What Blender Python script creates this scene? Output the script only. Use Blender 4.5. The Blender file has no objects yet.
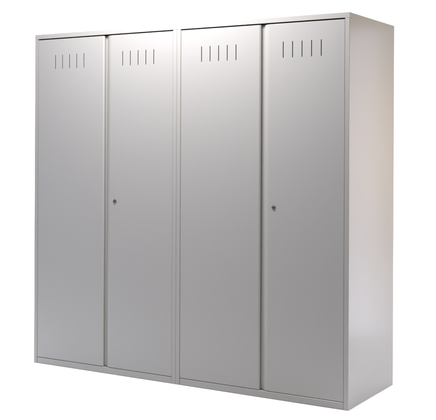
import bpy, bmesh, math, random
from mathutils import Vector, Matrix

C = bpy.context.scene.collection
S = bpy.context.scene
R = math.radians

# ------------------------------------------------------------------ camera
CAM = Vector((1.8592, -4.3751, 1.2815))
YAW = -0.5369                       # left of straight-on
fwd = Vector((math.sin(YAW), math.cos(YAW), 0))
cd = bpy.data.cameras.new('camera')
cam = bpy.data.objects.new('camera', cd)
C.objects.link(cam)
right = Vector((math.cos(YAW), -math.sin(YAW), 0))
up = Vector((0, 0, 1))
M = Matrix((right, up, -fwd)).transposed().to_4x4()
cam.matrix_world = Matrix.Translation(CAM) @ M @ Matrix.Rotation(0.00435, 4, 'Z')
cd.sensor_fit = 'HORIZONTAL'
cd.sensor_width = 36
cd.lens = 963.82 / 436 * 36
cd.shift_y = -61.9 / 436
cd.shift_x = -0.27 / 436
cd.clip_end = 200
S.camera = cam
S.render.resolution_x, S.render.resolution_y = 1024, 986

# ------------------------------------------------------------------ world, lamps, exposure
w = bpy.data.worlds.new('World')
S.world = w
w.use_nodes = True
bg = w.node_tree.nodes['Background']
bg.inputs[0].default_value = (0.95, 0.93, 1.0, 1)
bg.inputs[1].default_value = 0.24


def area(name, loc, target, sx, sy, power, col=(1, 1, 1), spread=180):
    l = bpy.data.lights.new(name, 'AREA')
    l.shape = 'RECTANGLE'
    l.size, l.size_y = sx, sy
    l.energy = power
    l.color = col
    l.spread = R(spread)
    o = bpy.data.objects.new(name, l)
    C.objects.link(o)
    o.location = loc
    d = Vector(target) - Vector(loc)
    o.rotation_euler = d.to_track_quat('-Z', 'Y').to_euler()
    return o


KX = -1.0
area('ceiling_lamp', (KX + 0.02, -0.72, 2.72), (KX + 0.02, -0.25, 1.3), 1.2, 0.4, 71, (1, 0.975, 0.965))
# studio softboxes that burn the white floor and the white sweep out
area('floor_softbox', (-2.5, -0.7, 3.6), (-2.5, -0.7, 0), 2.0, 1.2, 8, (0.70, 0.86, 1), 60)
area('floor_softbox', (-4.2, 1.2, 3.8), (-4.2, 1.2, 0), 3.5, 5.0, 80, (0.90, 0.94, 1), 70)
area('floor_softbox', (1.2, 1.5, 3.6), (1.2, 1.5, 0), 1.4, 2.8, 9, (0.92, 0.95, 1), 45)
area('floor_softbox', (0.42, 0.2, 3.4), (0.42, 0.2, 0), 0.4, 0.9, 2.7, (0.70, 0.82, 1), 25)
bc = CAM + fwd * 9.6
bl = CAM + fwd * 7.6
area('backdrop_softbox', (bl.x, bl.y, 4.6), (bc.x, bc.y, 1.6), 8.0, 1.0, 265, (1, 1, 1), 150)
# unseen warm fill added for the side panel, and the cool window mirrored in its paint
area('side_fill', (2.1, 0.7, 1.55), (0, 0.3, 1.22), 0.7, 0.7, 12.6, (1, 0.80, 0.46), 85)
area('window_lamp', (0.92, 1.48, 1.06), (0.12, -0.12, 1.06), 0.9, 2.04, 12.5, (0.66, 0.71, 1.0))

S.view_settings.view_transform = 'Standard'
S.view_settings.look = 'None'
S.view_settings.exposure = 0
S.view_settings.gamma = 1


# ------------------------------------------------------------------ helpers
def mat(name, col, rough=0.5, metal=0.0, bump=0.0, scale=900, wave=0.0):
    m = bpy.data.materials.new(name)
    m.use_nodes = True
    nt = m.node_tree
    b = nt.nodes['Principled BSDF']
    b.inputs['Base Color'].default_value = (*col, 1)
    b.inputs['Roughness'].default_value = rough
    b.inputs['Metallic'].default_value = metal
    b.inputs['Specular IOR Level'].default_value = 0.3
    tc = nt.nodes.new('ShaderNodeTexCoord')
    if bump:
        n = nt.nodes.new('ShaderNodeTexNoise')
        n.inputs['Scale'].default_value = scale
        n.inputs['Detail'].default_value = 3
        bp = nt.nodes.new('ShaderNodeBump')
        bp.inputs['Strength'].default_value = bump
        bp.inputs['Distance'].default_value = 0.0006
        nt.links.new(tc.outputs['Object'], n.inputs['Vector'])
        nt.links.new(n.outputs['Fac'], bp.inputs['Height'])
        nt.links.new(bp.outputs['Normal'], b.inputs['Normal'])
    if wave:                        # the slight unevenness of thin sheet steel
        n2 = nt.nodes.new('ShaderNodeTexNoise')
        n2.inputs['Scale'].default_value = 4.0
        n2.inputs['Detail'].default_value = 1
        b2 = nt.nodes.new('ShaderNodeBump')
        b2.inputs['Strength'].default_value = wave
        b2.inputs['Distance'].default_value = 0.004
        nt.links.new(tc.outputs['Object'], n2.inputs['Vector'])
        nt.links.new(n2.outputs['Fac'], b2.inputs['Height'])
        nt.links.new(b2.outputs['Normal'], bp.inputs['Normal'])
    return m


PAINT = mat('pale_grey_powder_coat', (0.326, 0.320, 0.321), 0.22, bump=0.05, scale=420, wave=0.35)
FRAME = mat('cream_grey_powder_coat', (0.325, 0.320, 0.311), 0.30, bump=0.05, scale=420)
EDGE_TONE = mat('cream_edge_tone', (0.36, 0.353, 0.332), 0.34, bump=0.05, scale=420)  # lighter and warmer than the door faces, for the meeting edge
INNER = mat('inner_sheet_steel', (0.30, 0.30, 0.30), 0.6)
STEEL = mat('lock_steel', (0.20, 0.196, 0.196), 0.36, 0.9, bump=0.1, scale=1500)
BLACK = mat('keyhole_black', (0.01, 0.01, 0.01), 0.7)
WHITE = mat('white_studio_paper', (0.93, 0.93, 0.93), 0.9, bump=0.05, scale=60)


def link(name, bm, materials, parent=None, smooth=False):
    bmesh.ops.recalc_face_normals(bm, faces=bm.faces[:])
    me = bpy.data.meshes.new(name)
    bm.to_mesh(me)
    bm.free()
    for m in (materials if isinstance(materials, (list, tuple)) else [materials]):
        me.materials.append(m)
    if smooth:
        for p in me.polygons:
            p.use_smooth = True
    o = bpy.data.objects.new(name, me)
    C.objects.link(o)
    if parent:
        o.parent = parent
    return o


def add_box(bm, x0, x1, y0, y1, z0, z1, bev=0.0, seg=2):
    b = bmesh.new()
    bmesh.ops.create_cube(b, size=1)
    for v in b.verts:
        v.co = Vector(((x0 + x1) / 2 + v.co.x * (x1 - x0), (y0 + y1) / 2 + v.co.y * (y1 - y0),
                       (z0 + z1) / 2 + v.co.z * (z1 - z0)))
    if bev:
        bmesh.ops.bevel(b, geom=b.edges[:], offset=bev, segments=seg, affect='EDGES', profile=0.5)
    merge(bm, b)


def merge(bm, b, mi=0):
    b.verts.index_update()
    vs = [bm.verts.new(v.co) for v in b.verts]
    for f in b.faces:
        nf = bm.faces.new([vs[v.index] for v in f.verts])
        nf.material_index = f.material_index or mi
    b.free()


def add_prism(bm, poly, z0, z1):
    """extrude an xy outline from z0 to z1"""
    a = [bm.verts.new((x, y, z0)) for x, y in poly]
    b = [bm.verts.new((x, y, z1)) for x, y in poly]
    n = len(poly)
    for i in range(n):
        j = (i + 1) % n
        bm.faces.new((a[i], a[j], b[j], b[i]))
    bm.faces.new(a[::-1])
    bm.faces.new(b)


# ------------------------------------------------------------------ setting
bm = bmesh.new()
g = 14
fv = [bm.verts.new(v) for v in ((-g, -g, 0), (g, -g, 0), (g, g, 0), (-g, g, 0))]
bm.faces.new(fv)
fl = link('floor', bm, WHITE)
fl['kind'] = 'structure'

# paper sweep behind: curves up from the floor into a wall, square to the camera
bm = bmesh.new()
prof = [(8.2, -0.006)]
for k in range(13):
    a = math.pi / 2 * k / 12
    prof.append((8.6 + 1.0 * math.sin(a), 0.004 + 1.0 * (1 - math.cos(a))))
prof += [(9.6, 4.4)]
back = [(d + 0.02, z) for d, z in prof[::-1]]
half_w = 4.6
vsl = []
for s in (-half_w, half_w):
    vsl.append([bm.verts.new((CAM + fwd * d + right * s).to_2d().to_tuple() + (z,)) for d, z in prof])
for i in range(len(prof) - 1):
    bm.faces.new((vsl[0][i], vsl[1][i], vsl[1][i + 1], vsl[0][i + 1]))
sw = link('backdrop', bm, WHITE, smooth=True)
sw['kind'] = 'structure'

# ------------------------------------------------------------------ the lockers
W, D, H = 1.0088, 0.6125, 1.95
ST = 0.0245                # front stile width
HB = 1.9232                # underside of the front header
PT = 0.0362                # top of the plinth
DT, DB = 1.9168, 0.0382    # door top and bottom
SET = 0.0015               # doors sit this much behind the frame


def side_panel_bm(s):
    """sheet side with a folded front stile; s=+1 outer face at x=0, s=-1 mirrored"""
    r = 0.0024
    arc = [(r - r * math.sin(a), r - r * math.cos(a)) for a in [k * math.pi / 10 for k in range(6)]]   # from (r,0) to (0,r)
    poly = [(ST, 0.0), (ST, 0.022), (0.0015, 0.022), (0.0015, D), (0, D)] + arc[::-1]
    full = [(0.0015, 0.0241), (0.0015, D), (0, D), (0, 0.0241)]
    bm = bmesh.new()
    f = (lambda p: p) if s > 0 else (lambda p: [(W - x, y) for x, y in p])
    add_prism(bm, f(poly), 0.0, HB - 0.0005)
    add_prism(bm, f(full), HB - 0.0005, H - 0.001)
    bm.normal_update()
    for fc in bm.faces:             # the folded front stile is in the frame's paint
        if fc.calc_center_median().y < 0.0036:
            fc.material_index = 1
    return bm


def top_bm():
    bm = bmesh.new()
    add_box(bm, 0.0, W, 0.0, 0.024, HB, H, 0.0009, 2)
    add_box(bm, 0.0016, W - 0.0016, 0.0242, D - 0.0015, H - 0.02, H - 0.0005, 0.001, 1)
    return bm


def plinth_bm():
    bm = bmesh.new()
    add_box(bm, ST + 0.0005, W - ST - 0.0005, 0.0006, 0.0220, 0.0, PT, 0.0045, 3)
    add_box(bm, 0.002, W - 0.002, 0.0224, D - 0.002, 0.010, 0.030, 0.0, 1)
    return bm


# std edge: offset outward from the flat, and depth
RR = 0.0018
EDGE = [(RR * math.sin(a), RR * (1 - math.cos(a))) for a in [k * math.pi / 8 for k in range(5)]]
EDGE += [(RR, 0.0045), (RR, 0.0070), (RR, 0.0100), (RR, 0.0140), (RR - 0.022, 0.0140)]
# the meeting edge of the plain door is rolled over instead: a soft slope into the gap
ROLL = [0.0, 0.0002, 0.0008, 0.0017, 0.0027, 0.0068, 0.0071, 0.0073, 0.0074, -0.014]
SLOT_W, SLOT_Z0, SLOT_Z1 = 0.0044, 1.7420, 1.8238


def door_bm(x0, x1, slots, open_left=False):  # open_left: the edge that carries the finger pull
    """sheet door: flat front with five cut slots, rolled edges and folded returns"""
    bm = bmesh.new()
    t = 0.0015
    fx0 = x0 + (0 if open_left else RR)
    fx1, fz0, fz1 = x1 - RR, DB + RR, DT - RR
    xs = [fx0]
    for c in slots:
        xs += [c - SLOT_W / 2, c + SLOT_W / 2]
    xs.append(fx1)
    zs = [fz0, SLOT_Z0, SLOT_Z1, fz1]
    for y in (0.0, t):
        vv = [[bm.verts.new((x, y, z)) for z in zs] for x in xs]
        for i in range(len(xs) - 1):
            for j in range(3):
                if j == 1 and i % 2 == 1:
                    continue
                bm.faces.new((vv[i][j], vv[i + 1][j], vv[i + 1][j + 1], vv[i][j + 1]))
        if y == 0:
            fr = vv
        else:
            for i in range(1, len(xs) - 1, 2):
                q = [(i, 1), (i + 1, 1), (i + 1, 2), (i, 2)]
                for k in range(4):
                    a, b = q[k], q[(k + 1) % 4]
                    bm.faces.new((fr[a[0]][a[1]], fr[b[0]][b[1]], vv[b[0]][b[1]], vv[a[0]][a[1]]))
    rings = []
    for (o, y), roll in zip(EDGE, ROLL):
        l = 0 if open_left else o
        r = o if open_left else roll
        rings.append([bm.verts.new(p) for p in ((fx0 - l, y, fz0 - o), (fx1 + r, y, fz0 - o),
                                                (fx1 + r, y, fz1 + o), (fx0 - l, y, fz1 + o))])
    for a, b in zip(rings, rings[1:]):
        for k in range(4):
            j = (k + 1) % 4
            if open_left and k == 3:
                continue
            nf = bm.faces.new((a[k], a[j], b[j], b[k]))
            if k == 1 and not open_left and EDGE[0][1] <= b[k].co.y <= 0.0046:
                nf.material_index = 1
    bmesh.ops.remove_doubles(bm, verts=bm.verts[:], dist=1e-6)
    bmesh.ops.translate(bm, verts=bm.verts[:], vec=(0, SET, 0))
    return bm


def pull_bm(x):
    """finger pull: the leading edge of the locking door rolled back into the gap"""
    pts = [(0.0, 0.0), (0.004, 0.0003), (0.008, 0.0010), (0.012, 0.0022), (0.016, 0.0038), (0.020, 0.0057),
           (0.024, 0.0078), (0.0280, 0.0103), (0.0310, 0.0126), (0.0340, 0.0150), (0.0370, 0.0167), (0.0405, 0.0174),
           (0.0450, 0.0176), (0.0750, 0.0176)]
    bm = bmesh.new()
    z0, z1 = DB + 0.0006, DT - 0.0006
    a = [bm.verts.new((x - p, SET + y, z0)) for p, y in pts]
    b = [bm.verts.new((x - p, SET + y, z1)) for p, y in pts]
    for i in range(len(pts) - 1):
        bm.faces.new((a[i], a[i + 1], b[i + 1], b[i]))
    return bm


def lock_bm(x, z):
    bm = bmesh.new()
    prof = [(0.0, -0.0052), (0.0070, -0.0052), (0.0078, -0.0048), (0.0080, -0.0030), (0.0092, -0.0026),
            (0.0112, -0.0020), (0.0118, -0.0008), (0.0118, 0.0006)]
    n = 28
    rows = []
    for r, y in prof:
        if r == 0:
            rows.append([bm.verts.new((x, SET + y, z))])
        else:
            rows.append([bm.verts.new((x + r * math.cos(2 * math.pi * k / n), SET + y, z + r * math.sin(2 * math.pi * k / n))) for k in range(n)])
    for k in range(n):
        j = (k + 1) % n
        bm.faces.new((rows[0][0], rows[1][k], rows[1][j]))
        for a, b in zip(rows[1:], rows[2:]):
            bm.faces.new((a[k], b[k], b[j], a[j]))
    b = bmesh.new()
    bmesh.ops.create_cube(b, size=1)
    for v in b.verts:
        v.co = Vector((x + v.co.x * 0.0018, SET - 0.0053 + v.co.y * 0.0008, z + v.co.z * 0.0086))
    for f in b.faces:
        f.material_index = 1
    merge(bm, b)
    return bm


root = bpy.data.objects.new('locker_cabinet', None)
C.objects.link(root)
root.location = (-2.018, 0, 0)
link('side_panel', side_panel_bm(1), [PAINT, FRAME], root)
link('side_panel', side_panel_bm(-1), [PAINT, FRAME], root)
link('top_panel', top_bm(), FRAME, root)
link('plinth', plinth_bm(), FRAME, root)
bm = bmesh.new()
add_box(bm, 0.0018, W - 0.0018, D - 0.0012, D, 0.004, H - 0.003)
link('back_panel', bm, INNER, root)
bm = bmesh.new()
add_box(bm, 0.500, 0.515, 0.055, D - 0.003, 0.031, H - 0.022)
link('partition', bm, INNER, root)
P = 0.0529
link('door', door_bm(ST + 0.0011, 0.5088, [0.1565 + P * k for k in range(5)]), [PAINT, EDGE_TONE], root)
d2 = link('door', door_bm(0.5640, W - ST - 0.0018, [0.6445 + P * k for k in range(5)], True), PAINT, root)
link('finger_pull', pull_bm(0.5640), FRAME, d2, smooth=True)
link('lock', lock_bm(0.5940, 0.978), [STEEL, BLACK], d2, smooth=False)

root['label'] = 'pale grey two-door metal locker farther from the exposed side panel, on the left'
root['category'] = 'locker'
root['group'] = 'two-door metal lockers standing side by side'


def copy_tree(o, parent=None):
    c = o.copy()
    C.objects.link(c)
    c.parent = parent
    for ch in list(o.children):
        copy_tree(ch, c)
    return c


other = copy_tree(root)
other.location = (-W, 0, 0)
other['label'] = 'pale grey two-door metal locker on the right, its plain side panel exposed'
